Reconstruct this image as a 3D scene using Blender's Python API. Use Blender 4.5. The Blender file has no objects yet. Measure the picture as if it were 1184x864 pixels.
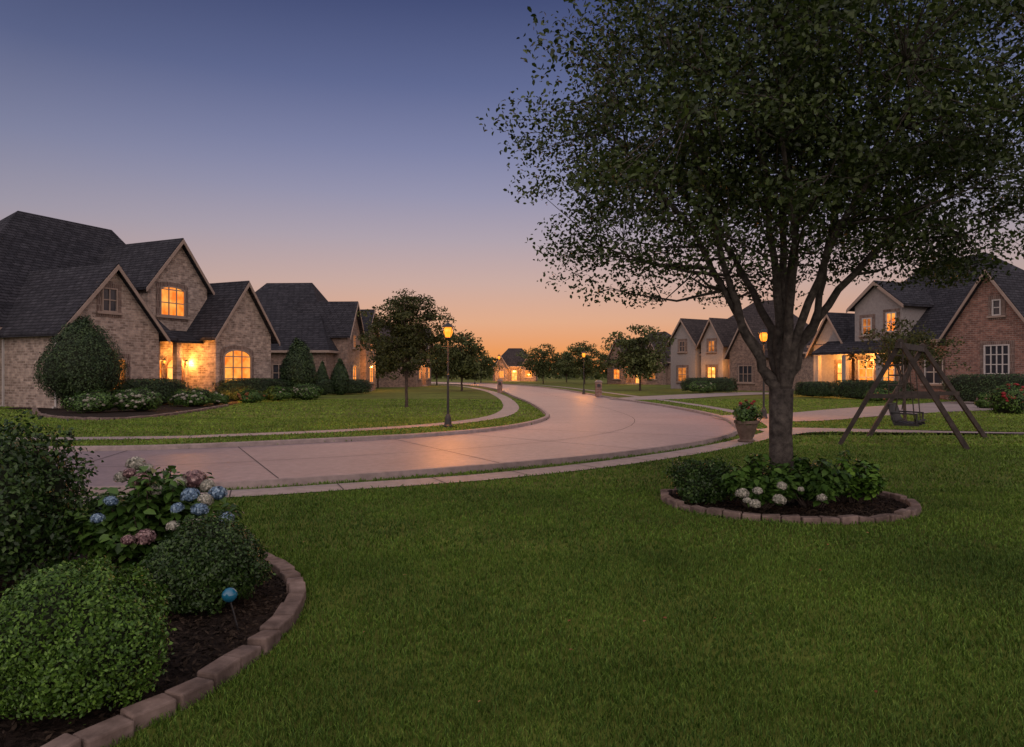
import bpy, math, random
import numpy as np
from mathutils import Vector
random.seed(7); rng=np.random.default_rng(7)
S=bpy.context.scene; C=S.collection
F=789.33; CX=592.0; CY=432.0; H=1.7
PI=math.pi
def gp(px,py):
    Y=F*H/(py-CY); return ((px-CX)/F*Y, Y)
def gx(px,Y): return (px-CX)/F*Y
def gz(py,Y): return H-(py-CY)/F*Y
def lin(r,g,b):
    f=lambda c:(c/255/12.92 if c/255<=.04045 else ((c/255+.055)/1.055)**2.4)
    return (f(r),f(g),f(b),1)
# ---------------------------------------------------------------- materials
def newmat(name):
    m=bpy.data.materials.new(name); m.use_nodes=True
    nt=m.node_tree; b=nt.nodes['Principled BSDF']; return m,nt,b
def N(nt,t,**k):
    n=nt.nodes.new(t)
    for a,v in k.items(): setattr(n,a,v)
    return n
def ramp(nt,stops):
    r=N(nt,'ShaderNodeValToRGB'); e=r.color_ramp.elements
    while len(e)<len(stops): e.new(.5)
    for i,(p,c) in enumerate(stops):
        e[i].position=p; e[i].color=c if len(c)==4 else (*c,1)
    return r
def noise(nt,scale,detail=6,vec=None,rough=.6):
    n=N(nt,'ShaderNodeTexNoise'); n.inputs['Scale'].default_value=scale; n.inputs['Detail'].default_value=detail
    n.inputs['Roughness'].default_value=rough
    if vec is None: vec=N(nt,'ShaderNodeTexCoord').outputs['Object']
    nt.links.new(vec,n.inputs['Vector']); return n
def bump(nt,b,h,strength,dist=.02):
    u=N(nt,'ShaderNodeBump'); u.inputs['Strength'].default_value=strength; u.inputs['Distance'].default_value=dist
    nt.links.new(h,u.inputs['Height']); nt.links.new(u.outputs['Normal'],b.inputs['Normal'])
def mul(nt,a,b):
    x=N(nt,'ShaderNodeMix',data_type='RGBA',blend_type='MULTIPLY'); x.inputs['Factor'].default_value=1
    nt.links.new(a,x.inputs['A']); nt.links.new(b,x.inputs['B']); return x.outputs['Result']
def mat(name,c1,c2,scale=5,rough=.8,bm=0,spec=.3,scale2=None,dist=.02,metal=0):
    m,nt,b=newmat(name)
    n=noise(nt,scale); r=ramp(nt,[(.3,c1),(.7,c2)]); nt.links.new(n.outputs['Fac'],r.inputs['Fac'])
    out=r.outputs['Color']
    if scale2:
        n2=noise(nt,scale2,3); r2=ramp(nt,[(.3,(.6,.6,.6)),(.7,(1.25,1.25,1.25))]); nt.links.new(n2.outputs['Fac'],r2.inputs['Fac'])
        out=mul(nt,out,r2.outputs['Color'])
    nt.links.new(out,b.inputs['Base Color'])
    b.inputs['Roughness'].default_value=rough; b.inputs['Specular IOR Level'].default_value=spec; b.inputs['Metallic'].default_value=metal
    if bm: bump(nt,b,n.outputs['Fac'],bm,dist)
    return m
def brick(name,c1,c2,mortar,bw=.42,bh=.15,ms=.018,bm=.5,rough=.85):
    m,nt,b=newmat(name)
    tc=N(nt,'ShaderNodeTexCoord'); sp=N(nt,'ShaderNodeSeparateXYZ'); nt.links.new(tc.outputs['Object'],sp.inputs[0])
    ad=N(nt,'ShaderNodeMath',operation='ADD'); nt.links.new(sp.outputs[0],ad.inputs[0]); nt.links.new(sp.outputs[1],ad.inputs[1])
    cb=N(nt,'ShaderNodeCombineXYZ'); nt.links.new(ad.outputs[0],cb.inputs[0]); nt.links.new(sp.outputs[2],cb.inputs[1])
    t=N(nt,'ShaderNodeTexBrick'); nt.links.new(cb.outputs[0],t.inputs['Vector'])
    t.inputs['Color1'].default_value=(*c1,1); t.inputs['Color2'].default_value=(*c2,1); t.inputs['Mortar'].default_value=(*mortar,1)
    t.inputs['Scale'].default_value=1; t.inputs['Mortar Size'].default_value=ms; t.inputs['Brick Width'].default_value=bw; t.inputs['Row Height'].default_value=bh
    n=noise(nt,3.5,5,tc.outputs['Object']); r=ramp(nt,[(.3,(.6,.58,.58)),(.7,(1.35,1.32,1.28))]); nt.links.new(n.outputs['Fac'],r.inputs['Fac'])
    nt.links.new(mul(nt,t.outputs['Color'],r.outputs['Color']),b.inputs['Base Color']); b.inputs['Roughness'].default_value=rough; b.inputs['Specular IOR Level'].default_value=.2
    inv=N(nt,'ShaderNodeMath',operation='SUBTRACT'); inv.inputs[0].default_value=1; nt.links.new(t.outputs['Fac'],inv.inputs[1])
    bump(nt,b,inv.outputs[0],bm,.02)
    return m
def leafmat(name,dark,mid,light,rough=.55,trans=.25,scale=1.2,spec=.25,lo=.55,hi=1.3):
    m,nt,b=newmat(name)
    at=N(nt,'ShaderNodeAttribute',attribute_name='rnd')
    r=ramp(nt,[(0,dark),(.5,mid),(1,light)]); nt.links.new(at.outputs['Fac'],r.inputs['Fac'])
    n=noise(nt,scale,3); r2=ramp(nt,[(.3,(lo,lo*1.05,lo*1.1)),(.7,(hi,hi*.96,hi*.85))]); nt.links.new(n.outputs['Fac'],r2.inputs['Fac'])
    res=mul(nt,r.outputs['Color'],r2.outputs['Color'])
    nt.links.new(res,b.inputs['Base Color']); b.inputs['Roughness'].default_value=rough; b.inputs['Specular IOR Level'].default_value=spec
    if trans:
        tr=N(nt,'ShaderNodeBsdfTranslucent'); nt.links.new(res,tr.inputs['Color'])
        ms=N(nt,'ShaderNodeMixShader'); ms.inputs[0].default_value=trans
        nt.links.new(b.outputs[0],ms.inputs[1]); nt.links.new(tr.outputs[0],ms.inputs[2])
        nt.links.new(ms.outputs[0],nt.nodes['Material Output'].inputs['Surface'])
    return m
def glow(name,c1,c2,s,scale=1.3):
    m,nt,b=newmat(name)
    n=noise(nt,scale,2); r=ramp(nt,[(.35,c1),(.65,c2)]); nt.links.new(n.outputs['Fac'],r.inputs['Fac'])
    b.inputs['Base Color'].default_value=(.02,.015,.01,1); b.inputs['Roughness'].default_value=.15
    nt.links.new(r.outputs['Color'],b.inputs['Emission Color']); b.inputs['Emission Strength'].default_value=s
    return m
def conc(name,c1,c2,rough=.55,spec=.5):
    m,nt,b=newmat(name)
    n1=noise(nt,.35,5); n2=noise(nt,6,8); n3=noise(nt,60,3)
    r=ramp(nt,[(.3,c1),(.7,c2)]); nt.links.new(n1.outputs['Fac'],r.inputs['Fac'])
    r2=ramp(nt,[(.3,(.70,.70,.70)),(.7,(1.2,1.2,1.2))]); nt.links.new(n2.outputs['Fac'],r2.inputs['Fac'])
    nt.links.new(mul(nt,r.outputs['Color'],r2.outputs['Color']),b.inputs['Base Color'])
    b.inputs['Roughness'].default_value=rough; b.inputs['Specular IOR Level'].default_value=spec
    bump(nt,b,n3.outputs['Fac'],.35,.005)
    return m
M=dict(
 ground=mat('lawn_soil',(.055,.07,.012),(.115,.14,.026),2.5,.95,.6,.1,scale2=.25,dist=.04),
 road=conc('street_concrete',(.135,.102,.108),(.19,.148,.152),.5,.5),
 walk=conc('walk_concrete',(.175,.145,.135),(.235,.195,.18),.65),
 joint=mat('joint_tar',(.03,.026,.026),(.05,.042,.042),20,.9),
 curb=conc('curb_concrete',(.17,.13,.12),(.23,.18,.17),.7),
 mulch=mat('bark_mulch',(.009,.006,.005),(.03,.021,.016),22,.95,1,.1,dist=.04),
 chips=leafmat('bark_chips',(.007,.005,.004),(.020,.014,.010),(.045,.033,.025),.9,0,3,.1),
 block=mat('edging_brick',(.085,.062,.052),(.20,.15,.128),9,.9,.8,.15,scale2=3,dist=.01),
 bark=mat('grey_bark',(.025,.022,.02),(.085,.074,.064),14,.95,1,.1,scale2=3,dist=.03),
 bark2=mat('dark_bark',(.03,.024,.02),(.08,.062,.05),10,.95,.7,.1),
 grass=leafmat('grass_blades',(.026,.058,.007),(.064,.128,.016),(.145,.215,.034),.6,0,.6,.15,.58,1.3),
 maple=leafmat('oak_leaves',(.014,.027,.006),(.031,.053,.011),(.065,.098,.024),.5,.22,.9,.3),
 tree2=leafmat('street_tree_leaves',(.02,.028,.008),(.042,.052,.014),(.08,.09,.026),.6,.25,.8),
 far=leafmat('distant_leaves',(.03,.042,.012),(.055,.072,.02),(.09,.11,.035),.7,0,.3),
 ever=leafmat('evergreen_needles',(.010,.024,.009),(.020,.042,.014),(.042,.073,.024),.6,0,1.5),
 box=leafmat('boxwood_leaves',(.018,.046,.006),(.045,.105,.013),(.105,.20,.03),.45,0,4,.22,.65,1.25),
 boxd=leafmat('dark_shrub_leaves',(.008,.022,.005),(.020,.048,.010),(.048,.092,.020),.45,0,4,.25,.65,1.25),
 hyd=leafmat('hydrangea_leaves',(.020,.052,.009),(.048,.108,.018),(.10,.19,.042),.45,.25,4,.3),
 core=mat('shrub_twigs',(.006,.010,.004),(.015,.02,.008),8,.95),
 fblue=leafmat('blue_petals',(.08,.14,.23),(.15,.24,.36),(.28,.39,.5),.6,.2,6),
 fwhite=leafmat('white_petals',(.23,.235,.20),(.35,.345,.30),(.48,.47,.42),.6,.2,6),
 fmauve=leafmat('mauve_petals',(.12,.065,.075),(.24,.15,.16),(.38,.27,.27),.6,.2,6),
 fred=leafmat('red_petals',(.2,.015,.02),(.36,.03,.04),(.5,.08,.10),.6,.2,6),
 frust=leafmat('rusty_petals',(.14,.05,.02),(.26,.12,.05),(.36,.2,.1),.6,.2,6),
 roof=brick('dark_shingles',(.019,.020,.026),(.035,.036,.044),(.008,.008,.011),.5,.17,.022,.8,.95),
 roofb=brick('brown_shingles',(.032,.027,.028),(.050,.042,.042),(.015,.013,.013),.5,.2,.02,.6,.95),
 stone=brick('pale_stone_brick',(.34,.275,.235),(.155,.118,.10),(.28,.24,.21),.34,.13,.02),
 redbrick=brick('red_brown_brick',(.23,.12,.092),(.13,.07,.056),(.21,.165,.145),.32,.12,.018),
 tanbrick=brick('tan_brick',(.21,.145,.115),(.125,.087,.07),(.19,.155,.135),.34,.13,.018),
 stucco=mat('grey_stucco',(.19,.175,.17),(.25,.23,.22),6,.9,.3),
 trim=mat('taupe_trim',(.21,.16,.13),(.26,.20,.165),3,.6),
 white=mat('white_trim',(.36,.34,.32),(.43,.41,.39),3,.5),
 lintel=brick('soldier_course_stone',(.10,.07,.06),(.15,.105,.09),(.2,.17,.15),.12,.4,.015),
 lit=glow('lit_pane',(.95,.17,.012),(1,.40,.07),1.2,1.6),
 litdim=glow('dim_lit_pane',(.22,.05,.006),(.75,.24,.045),.95,1.6),
 litdoor=glow('lit_entry_glass',(1,.28,.03),(1,.5,.12),1.6),
 glass=mat('dark_window_glass',(.02,.022,.028),(.035,.036,.045),2,.08,0,.6),
 iron=mat('black_iron',(.010,.010,.011),(.02,.019,.019),12,.5,.1,.4),
 bulb=glow('lamp_globe_glow',(1,.24,.015),(1,.34,.03),2.0,6),
 wood=mat('weathered_swing_timber',(.020,.016,.014),(.055,.043,.037),7,.85,.5),
 rope=mat('dark_rope',(.03,.025,.02),(.06,.05,.04),30,.9),
 clay=mat('stone_planter',(.07,.048,.036),(.14,.10,.078),8,.85,.4),
 bglass=mat('blue_ornament_glass',(.008,.07,.13),(.012,.13,.21),4,.15,0,.6),
 door=mat('stained_door_wood',(.10,.045,.02),(.18,.085,.04),6,.5,.2),
)
# ---------------------------------------------------------------- object helpers
def tag(o,label=None,cat=None,group=None,kind=None):
    if label: o['label']=label
    if cat: o['category']=cat
    if group: o['group']=group
    if kind: o['kind']=kind
    return o
def empty(name,loc,rz=0,label=None,cat=None,group=None):
    o=bpy.data.objects.new(name,None); C.objects.link(o); o.location=loc; o.rotation_euler=(0,0,rz)
    o.empty_display_size=.2
    return tag(o,label,cat,group)
def link(name,me,mats,parent=None):
    o=bpy.data.objects.new(name,me); C.objects.link(o)
    for m in (mats if isinstance(mats,(list,tuple)) else [mats]): me.materials.append(m)
    if parent is not None: o.parent=parent
    return o
class MB:
    def __init__(s): s.v=[]; s.f=[]; s.m=[]
    def add(s,vs,fs,m=0):
        b=len(s.v); s.v+= [tuple(p) for p in vs]; s.f+=[tuple(b+i for i in f) for f in fs]; s.m+=[m]*len(fs)
    def hexa(s,p,m=0):
        s.add(p,[(3,2,1,0),(4,5,6,7),(0,1,5,4),(1,2,6,5),(2,3,7,6),(3,0,4,7)],m)
    def box(s,x0,x1,y0,y1,z0,z1,m=0):
        s.hexa([(x0,y0,z0),(x1,y0,z0),(x1,y1,z0),(x0,y1,z0),(x0,y0,z1),(x1,y0,z1),(x1,y1,z1),(x0,y1,z1)],m)
    def prism(s,pts,fn,a,b,m=0):
        n=len(pts); s.add([fn(p[0],p[1],a) for p in pts]+[fn(p[0],p[1],b) for p in pts],
            [tuple(range(n)),tuple(range(2*n-1,n-1,-1))]+[(i,i+n,(i+1)%n+n,(i+1)%n) for i in range(n)],m)
    def tube(s,path,rad,n=6,m=0,cap=True):
        P=[Vector(p) for p in path]; k=len(P); b=len(s.v)
        if not isinstance(rad,(list,tuple)): rad=[rad]*k
        ref=None
        for i in range(k):
            t=(P[min(i+1,k-1)]-P[max(i-1,0)])
            if t.length<1e-6: t=Vector((0,0,1))
            t.normalize()
            if ref is None: ref=t.orthogonal().normalized()
            ref=(ref-t*ref.dot(t)); 
            if ref.length<1e-4: ref=t.orthogonal()
            ref.normalize(); q=t.cross(ref)
            for j in range(n):
                a=2*PI*j/n; s.v.append(tuple(P[i]+(ref*math.cos(a)+q*math.sin(a))*rad[i]))
        for i in range(k-1):
            for j in range(n):
                s.f.append((b+i*n+j,b+i*n+(j+1)%n,b+(i+1)*n+(j+1)%n,b+(i+1)*n+j)); s.m.append(m)
        if cap:
            s.f.append(tuple(b+j for j in range(n))[::-1]); s.m.append(m)
            s.f.append(tuple(b+(k-1)*n+j for j in range(n))); s.m.append(m)
    def lathe(s,prof,c=(0,0,0),n=16,m=0):
        s.tube([(c[0],c[1],c[2]+z+1e-5*i) for i,(r,z) in enumerate(prof)],[r for r,z in prof],n,m)
    def bar(s,a,b,w,h=None,m=0):
        h=h or w; A=Vector(a);B=Vector(b); t=(B-A).normalized(); u=Vector((0,0,1)); 
        if abs(t.z)>.95: u=Vector((0,1,0))
        x=t.cross(u).normalized(); y=x.cross(t)
        s.hexa([A-x*w/2-y*h/2,A+x*w/2-y*h/2,A+x*w/2+y*h/2,A-x*w/2+y*h/2,B-x*w/2-y*h/2,B+x*w/2-y*h/2,B+x*w/2+y*h/2,B-x*w/2+y*h/2],m)
    def build(s,name,mats,parent=None,local=True,smooth=False):
        v=s.v
        if parent is not None and not local:
            L=parent.location; v=[(a-L.x,b-L.y,c-L.z) for a,b,c in v]
        me=bpy.data.meshes.new(name); me.from_pydata(v,[],s.f); me.update()
        me.polygons.foreach_set('material_index',s.m)
        if smooth: me.polygons.foreach_set('use_smooth',[True]*len(s.f))
        return link(name,me,mats,parent)
def npmesh(name,V,loops,starts,rnd=None,mi=None):
    me=bpy.data.meshes.new(name)
    me.vertices.add(len(V)); me.vertices.foreach_set('co',np.ascontiguousarray(V,dtype=np.float32).ravel())
    me.loops.add(len(loops)); me.loops.foreach_set('vertex_index',loops.astype(np.int32))
    me.polygons.add(len(starts)); me.polygons.foreach_set('loop_start',starts.astype(np.int32))
    me.update(calc_edges=True)
    if rnd is not None:
        a=me.attributes.new('rnd','FLOAT','FACE'); a.data.foreach_set('value',rnd.astype(np.float32))
    if mi is not None: me.polygons.foreach_set('material_index',mi.astype(np.int32))
    return me
def unit(a): return a/np.maximum(np.linalg.norm(a,axis=1,keepdims=True),1e-6)
def leafV(c,size,nb=None,bias=.5,asp=.5,k=4,fold=.12,tb=None):
    n=len(c); nr=unit(rng.normal(size=(n,3)))
    if nb is not None: nr=unit(nr*(1-bias)+nb*bias*1.5)
    t=rng.normal(size=(n,3))
    if tb is not None: t=t+tb
    t=unit(t-nr*(t*nr).sum(1,keepdims=True)); w=np.cross(nr,t)
    L=(size*rng.uniform(.65,1.3,n))[:,None]; W=L*asp
    if k==4: pts=[(-.5,0,0),(0,.5,fold),(.5,0,0),(0,-.5,fold)]
    else: pts=[(-.5,0,0),(-.2,.5,fold),(.2,.42,fold),(.5,0,-.08),(.2,-.42,fold),(-.2,-.5,fold)]
    V=np.stack([c+t*L*a+w*W*b+nr*L*z for a,b,z in pts],1)
    return V.reshape(-1,3)
def leafmesh(name,parts,k=4,core=None):
    V=np.concatenate(parts); n=len(V)//k
    loops=np.arange(n*k); starts=np.arange(n)*k; rnd=rng.random(n); mi=np.zeros(n)
    if core is not None:
        cv,cf=core; b=len(V); V=np.concatenate([V,cv]); fl=np.array(cf)
        loops=np.concatenate([loops,(fl+b).ravel()]); starts=np.concatenate([starts,n*k+np.arange(len(fl))*fl.shape[1]])
        rnd=np.concatenate([rnd,np.zeros(len(fl))]); mi=np.concatenate([mi,np.ones(len(fl))])
    return npmesh(name,V,loops,starts,rnd,mi)
def lump(d,seed,amp):
    r=np.random.default_rng(seed); o=np.ones(len(d))
    for i in range(9):
        w=r.normal(size=3)*(2+i*.9); o+=amp/(1+.35*i)*np.sin(d@w+r.uniform(0,6.28))*.5
    return o
def mound(rx,ry,rz,n,size,seed,amp=.12,zc=None,sq=0,asp=.55,k=4,depth=.14,core=True,cone=0,zmin=-.75,bias=.55,corek=.86,jit=.03):
    zc=rz if zc is None else zc
    def surf(d):
        r=lump(d,seed,amp)
        if sq: r=r/(np.abs(d)**sq).sum(1)**(1/sq)
        p=d*r[:,None]
        if cone:
            f=1-cone*np.clip((p[:,2]+.35)/1.4,0,1)**1.3; p[:,0]*=f; p[:,1]*=f
        return p
    d=unit(rng.normal(size=(int(n*1.3),3))); d=d[d[:,2]>zmin][:n]
    p=surf(d)*(1-depth*rng.random(len(d))**2+jit*rng.normal(size=len(d)))[:,None]
    sc=np.array([rx,ry,rz]); P=p*sc+np.array([0,0,zc])
    nb=unit(d/sc*min(rx,ry,rz)+np.array([0,0,.25]))
    V=leafV(P,size,nb,bias,asp,k)
    cr=None
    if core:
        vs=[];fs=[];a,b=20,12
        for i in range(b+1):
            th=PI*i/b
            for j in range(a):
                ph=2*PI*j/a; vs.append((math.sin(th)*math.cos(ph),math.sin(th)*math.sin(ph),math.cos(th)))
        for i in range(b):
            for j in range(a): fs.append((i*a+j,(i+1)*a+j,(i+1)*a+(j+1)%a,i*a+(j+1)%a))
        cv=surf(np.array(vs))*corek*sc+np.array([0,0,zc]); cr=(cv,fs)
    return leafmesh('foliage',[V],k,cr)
def shrub(name,x,y,me,mats,label,cat='bush',group=None,rz=0,z=0):
    o=bpy.data.objects.new(name,me); C.objects.link(o); o.location=(x,y,z); o.rotation_euler=(0,0,rz)
    if not me.materials:
        for m in mats: me.materials.append(m)
    return tag(o,label,cat,group)
# ---------------------------------------------------------------- polylines
def smooth(pts,n=10):
    out=[]; P=[Vector((*p,0)) if len(p)==2 else Vector(p) for p in pts]
    for i in range(len(P)-1):
        a=P[max(i-1,0)];b=P[i];c=P[i+1];d=P[min(i+2,len(P)-1)]
        for j in range(n):
            t=j/n; q=.5*((2*b)+(c-a)*t+(2*a-5*b+4*c-d)*t*t+(3*b-3*c+d-a)*t*t*t); out.append((q.x,q.y))
    out.append((P[-1].x,P[-1].y)); return out
def resample(p,n):
    p=np.array(p); s=np.r_[0,np.cumsum(np.linalg.norm(np.diff(p,axis=0),axis=1))]
    t=np.linspace(0,s[-1],n); return np.c_[np.interp(t,s,p[:,0]),np.interp(t,s,p[:,1])]
def offset(p,w):
    p=np.array(p); t=np.gradient(p,axis=0); t=t/np.linalg.norm(t,axis=1,keepdims=True); n=np.c_[-t[:,1],t[:,0]]
    return p+n*w
def inpoly(X,Y,poly):
    poly=np.array(poly); ins=np.zeros(len(X),bool); j=len(poly)-1
    for i in range(len(poly)):
        xi,yi=poly[i];xj,yj=poly[j]
        if yi!=yj:
            c=((yi>Y)!=(yj>Y))&(X<(xj-xi)*(Y-yi)/(yj-yi)+xi); ins^=c
        j=i
    return ins
def ribbon(name,A,B,z,m,label=None):
    mb=MB(); n=len(A); mb.add([(a[0],a[1],z) for a in A]+[(b[0],b[1],z) for b in B],[(i,i+1,n+i+1,n+i) for i in range(n-1)])
    return tag(mb.build(name,m),label,None,None,'structure')
def polyflat(name,P,z,m):
    mb=MB(); c=np.mean(np.array(P),axis=0); n=len(P)
    mb.add([(c[0],c[1],z)]+[(p[0],p[1],z) for p in P],[(0,i+1,(i+1)%n+1) for i in range(n)])
    return tag(mb.build(name,m),None,None,None,'structure')
# ---------------------------------------------------------------- setting
mb=MB(); g=[-2500,-200,-60,-20,0,20,60,200,2500]
for i in range(8):
    for j in range(8): mb.add([(g[i],g[j],0),(g[i+1],g[j],0),(g[i+1],g[j+1],0),(g[i],g[j+1],0)],[(0,1,2,3)])
tag(mb.build('ground',M['ground']),kind='structure')
Lp=[(-60,12.8),(-40,13.3),(-14.5,14.6),(-9.5,14.9),(-7.5,15.3),(-5.1,16.5),(-2.1,18.4),(-.05,21),(1.2,24.6),(1.5,28.5),(1.1,38.3),(.2,49.7),(-1.6,72),(-6,96),(-15,116),(-32,132),(-70,150)]
Rp=[(-60,6.6),(-40,7.4),(-9.5,9.35),(-4.25,10.2),(-2.65,10.9),(-.5,12.1),(1.9,13.8),(4.3,16.2),(6.1,19),(7.2,22.3),(7.9,27),(7.75,35.3),(6.55,47.9),(4.6,74),(.2,100),(-9.5,123),(-28,142),(-68,160)]
Ls=resample(smooth(Lp),260); Rs=resample(smooth(Rp),260)
ribbon('road',Rs,Ls,.004,M['road'])
ROAD=np.concatenate([Rs,Ls[::-1]])
mb=MB(); Rc=np.array(smooth(Rp))
def near(P,q): return P[np.argmin(((P-q)**2).sum(1))]
seg=resample(Rc,62)
Lr=resample(smooth(Lp),600)
for q in seg[1:-1]:
    if q[1]>110: continue
    e=near(Lr,q); d=e-q; d=d/np.linalg.norm(d); w=np.array([-d[1],d[0]])*.011
    mb.add([(*(q-w),.008),(*(q+w),.008),(*(e+w),.008),(*(e-w),.008)],[(0,1,2,3)])
mid=[]
for q in resample(Rc,160): mid.append((q+near(Lr,q))/2)
mid=resample(mid,160); a=offset(mid,.009); b=offset(mid,-.009)
mb.add([(*p,.0085) for p in a]+[(*p,.0085) for p in b],[(i,i+1,161+i,160+i) for i in range(159)])
tag(mb.build('road_joints',M['joint']),kind='structure')
def curb(name,P,side):
    prof=[(0,0),(.02,.085),(.05,.105),(.15,.105),(.17,.0)]; mb=MB(); rows=[]
    for w,z in prof: rows.append([(x,y,z) for x,y in offset(P,w*side)])
    n=len(P)
    for r in range(len(prof)-1):
        mb.add(rows[r]+rows[r+1],[(i,i+1,n+i+1,n+i) for i in range(n-1)])
    tag(mb.build(name,M['curb']),kind='structure')
curb('far_kerb',Ls,1); curb('near_kerb',Rs,-1)
walks=[]
def walk(name,pts,w):
    P=resample(smooth(pts),160); A=offset(P,-w/2);B=offset(P,w/2); ribbon(name,A,B,.014,M['walk'])
    walks.append(np.concatenate([A,B[::-1]])); mb=MB()
    s=np.r_[0,np.cumsum(np.linalg.norm(np.diff(P,axis=0),axis=1))]; m=int(s[-1]/1.5); Q=resample(P,max(m,3)); a=offset(Q,-w/2); b=offset(Q,w/2)
    for i in range(1,len(Q)-1):
        if Q[i][1]>50 or abs(Q[i][0])>25: continue
        d=(b[i]-a[i]); d/=np.linalg.norm(d); k=np.array([-d[1],d[0]])*.009
        mb.add([(*(a[i]-k),.018),(*(a[i]+k),.018),(*(b[i]+k),.018),(*(b[i]-k),.018)],[(0,1,2,3)])
    tag(mb.build(name+'_joints',M['joint']),kind='structure')
walk('near_sidewalk',[(-60,5.9),(-40,6.7),(-9,8.75),(-4.03,9.62),(-2.5,10.2),(-.45,11.15),(1.75,12.75),(4.1,15.0),(6.2,17.6),(8.0,20.5),(9.2,25),(9.9,32),(9.6,43),(8.0,66),(5.6,90),(1,114)],.62)
walk('far_sidewalk',[(-60,14.6),(-40,15.8),(-12.7,17.6),(-7.3,18.9),(-3.4,21.6),(-1.2,25),(-.25,29.5),(-.1,37.3),(-.9,51.6),(-2.9,70),(-7.5,93),(-16.5,112)],.8)
drv=[]
def slab(name,P,z=.024):
    P=smooth(P+[P[0]],4)[:-1]; drv.append(np.array(P)); polyflat(name,P,z,M['walk'])
slab('driveway',[(7.8,23.6),(7.95,27),(11.5,28.9),(16,33),(22,37.5),(27,41),(31,38),(33,32.5),(27,32.3),(21,30.9),(15,27.3),(11,24.3)])
slab('garden_path',[(7.3,20.6),(9,21.2),(14,19.6),(22,18.4),(36,17.0),(36,16.2),(22,17.6),(14,18.7),(9.2,19.7),(7.6,18.8)],.020)
slab('far_driveway',[(7.0,43),(6.7,46.0),(12,53),(20,61),(23,58),(16,51),(11,45)],.028)
RC=(3.6,9.0); ring=[(RC[0]+1.56*math.cos(a),RC[1]+1.26*math.sin(a)) for a in np.linspace(0,2*PI,60,endpoint=False)]
polyflat('tree_mulch',ring,.012,M['mulch'])
edge=[(-2.3,2.2),(-2.05,2.8),(-1.92,3.12),(-1.78,3.35),(-1.66,3.66),(-1.57,4.08),(-1.53,4.6),(-1.62,5.16),(-1.82,5.6),(-2.12,5.98),(-2.6,6.5),(-3.4,6.95),(-5,7.3)]
E=smooth(edge,8); bed=E+[(-9,7.2),(-9,2),(-3,1.6)]
mb=MB(); nE=len(E); mb.add([(x,y,.012) for x,y in E]+[(-9,y,.012) for x,y in E],[(i,i+1,nE+i+1,nE+i) for i in range(nE-1)])
tag(mb.build('garden_mulch',M['mulch']),kind='structure')
hb=[gp(40,474),gp(50,482),gp(120,486),gp(200,480),gp(262,470),(-16.0,40),(-19,44),(-24,38),(-24.5,33)]
hbs=smooth(hb+[hb[0]],6)[:-1]; polyflat('house_mulch',hbs,.012,M['mulch'])
def blocks(name,P,L,w,h,label,gap=.012,jit=1):
    P=np.array(P); s=np.r_[0,np.cumsum(np.linalg.norm(np.diff(P,axis=0),axis=1))]; n=int(s[-1]/L); Q=resample(P,n+1); mb=MB()
    for i in range(n):
        a,b=Q[i],Q[i+1]; t=(b-a); l=np.linalg.norm(t); t/=l; nn=np.array([-t[1],t[0]])
        c=(a+b)/2+nn*rng.normal()*.010*jit; ang=rng.normal()*.05*jit; t=np.array([t[0]*math.cos(ang)-t[1]*math.sin(ang),t[0]*math.sin(ang)+t[1]*math.cos(ang)]); nn=np.array([-t[1],t[0]])
        hh=h+rng.normal()*.008*jit; ww=w/2*(1+rng.normal()*.05); ll=(l-gap)/2; tl=rng.normal()*.008*jit
        c4=[c-t*ll-nn*ww,c+t*ll-nn*ww,c+t*ll+nn*ww,c-t*ll+nn*ww]
        mb.hexa([(*p,-.02) for p in c4]+[(*p,hh+(tl if k in(0,3) else -tl)) for k,p in enumerate(c4)])
    o=mb.build(name,M['block']); bv=o.modifiers.new('b','BEVEL'); bv.width=.012; bv.segments=2
    return tag(o,label,'edging')
blocks('brick_edging',E,.225,.13,.085,'curved brick edging of the dark mulch bed at lower left')
blocks('brick_edging',ring+[ring[0]],.21,.11,.075,'oval brick edging ring around the large tree')
blocks('brick_edging',smooth(hb[:5],6),.45,.2,.1,'low brick edging of the flower bed before the left stone house')
def chips(name,poly,n,label):
    P=np.array(poly); x=rng.uniform(P[:,0].min(),P[:,0].max(),n*3); y=rng.uniform(P[:,1].min(),P[:,1].max(),n*3)
    k=inpoly(x,y,poly); x=x[k][:n]; y=y[k][:n]
    c=np.c_[x,y,.02+.02*rng.random(len(x))]
    V=leafV(c,.05,np.tile([0,0,1.],(len(c),1)),.55,.35,4,.05)
    o=link(name,leafmesh(name,[V]),M['chips']); tag(o,label,'mulch',None,'stuff')
bp=[(x-.08,y) for x,y in E]+[(-5,6.5),(-4,2),(-3,1.8)]
chips('bark_chips',bp,14000,'dark bark chips covering the lower left bed')
chips('bark_chips',[(RC[0]+(x-RC[0])*.95,RC[1]+(y-RC[1])*.95) for x,y in ring],7000,'dark bark chips around the foot of the large tree')
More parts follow.
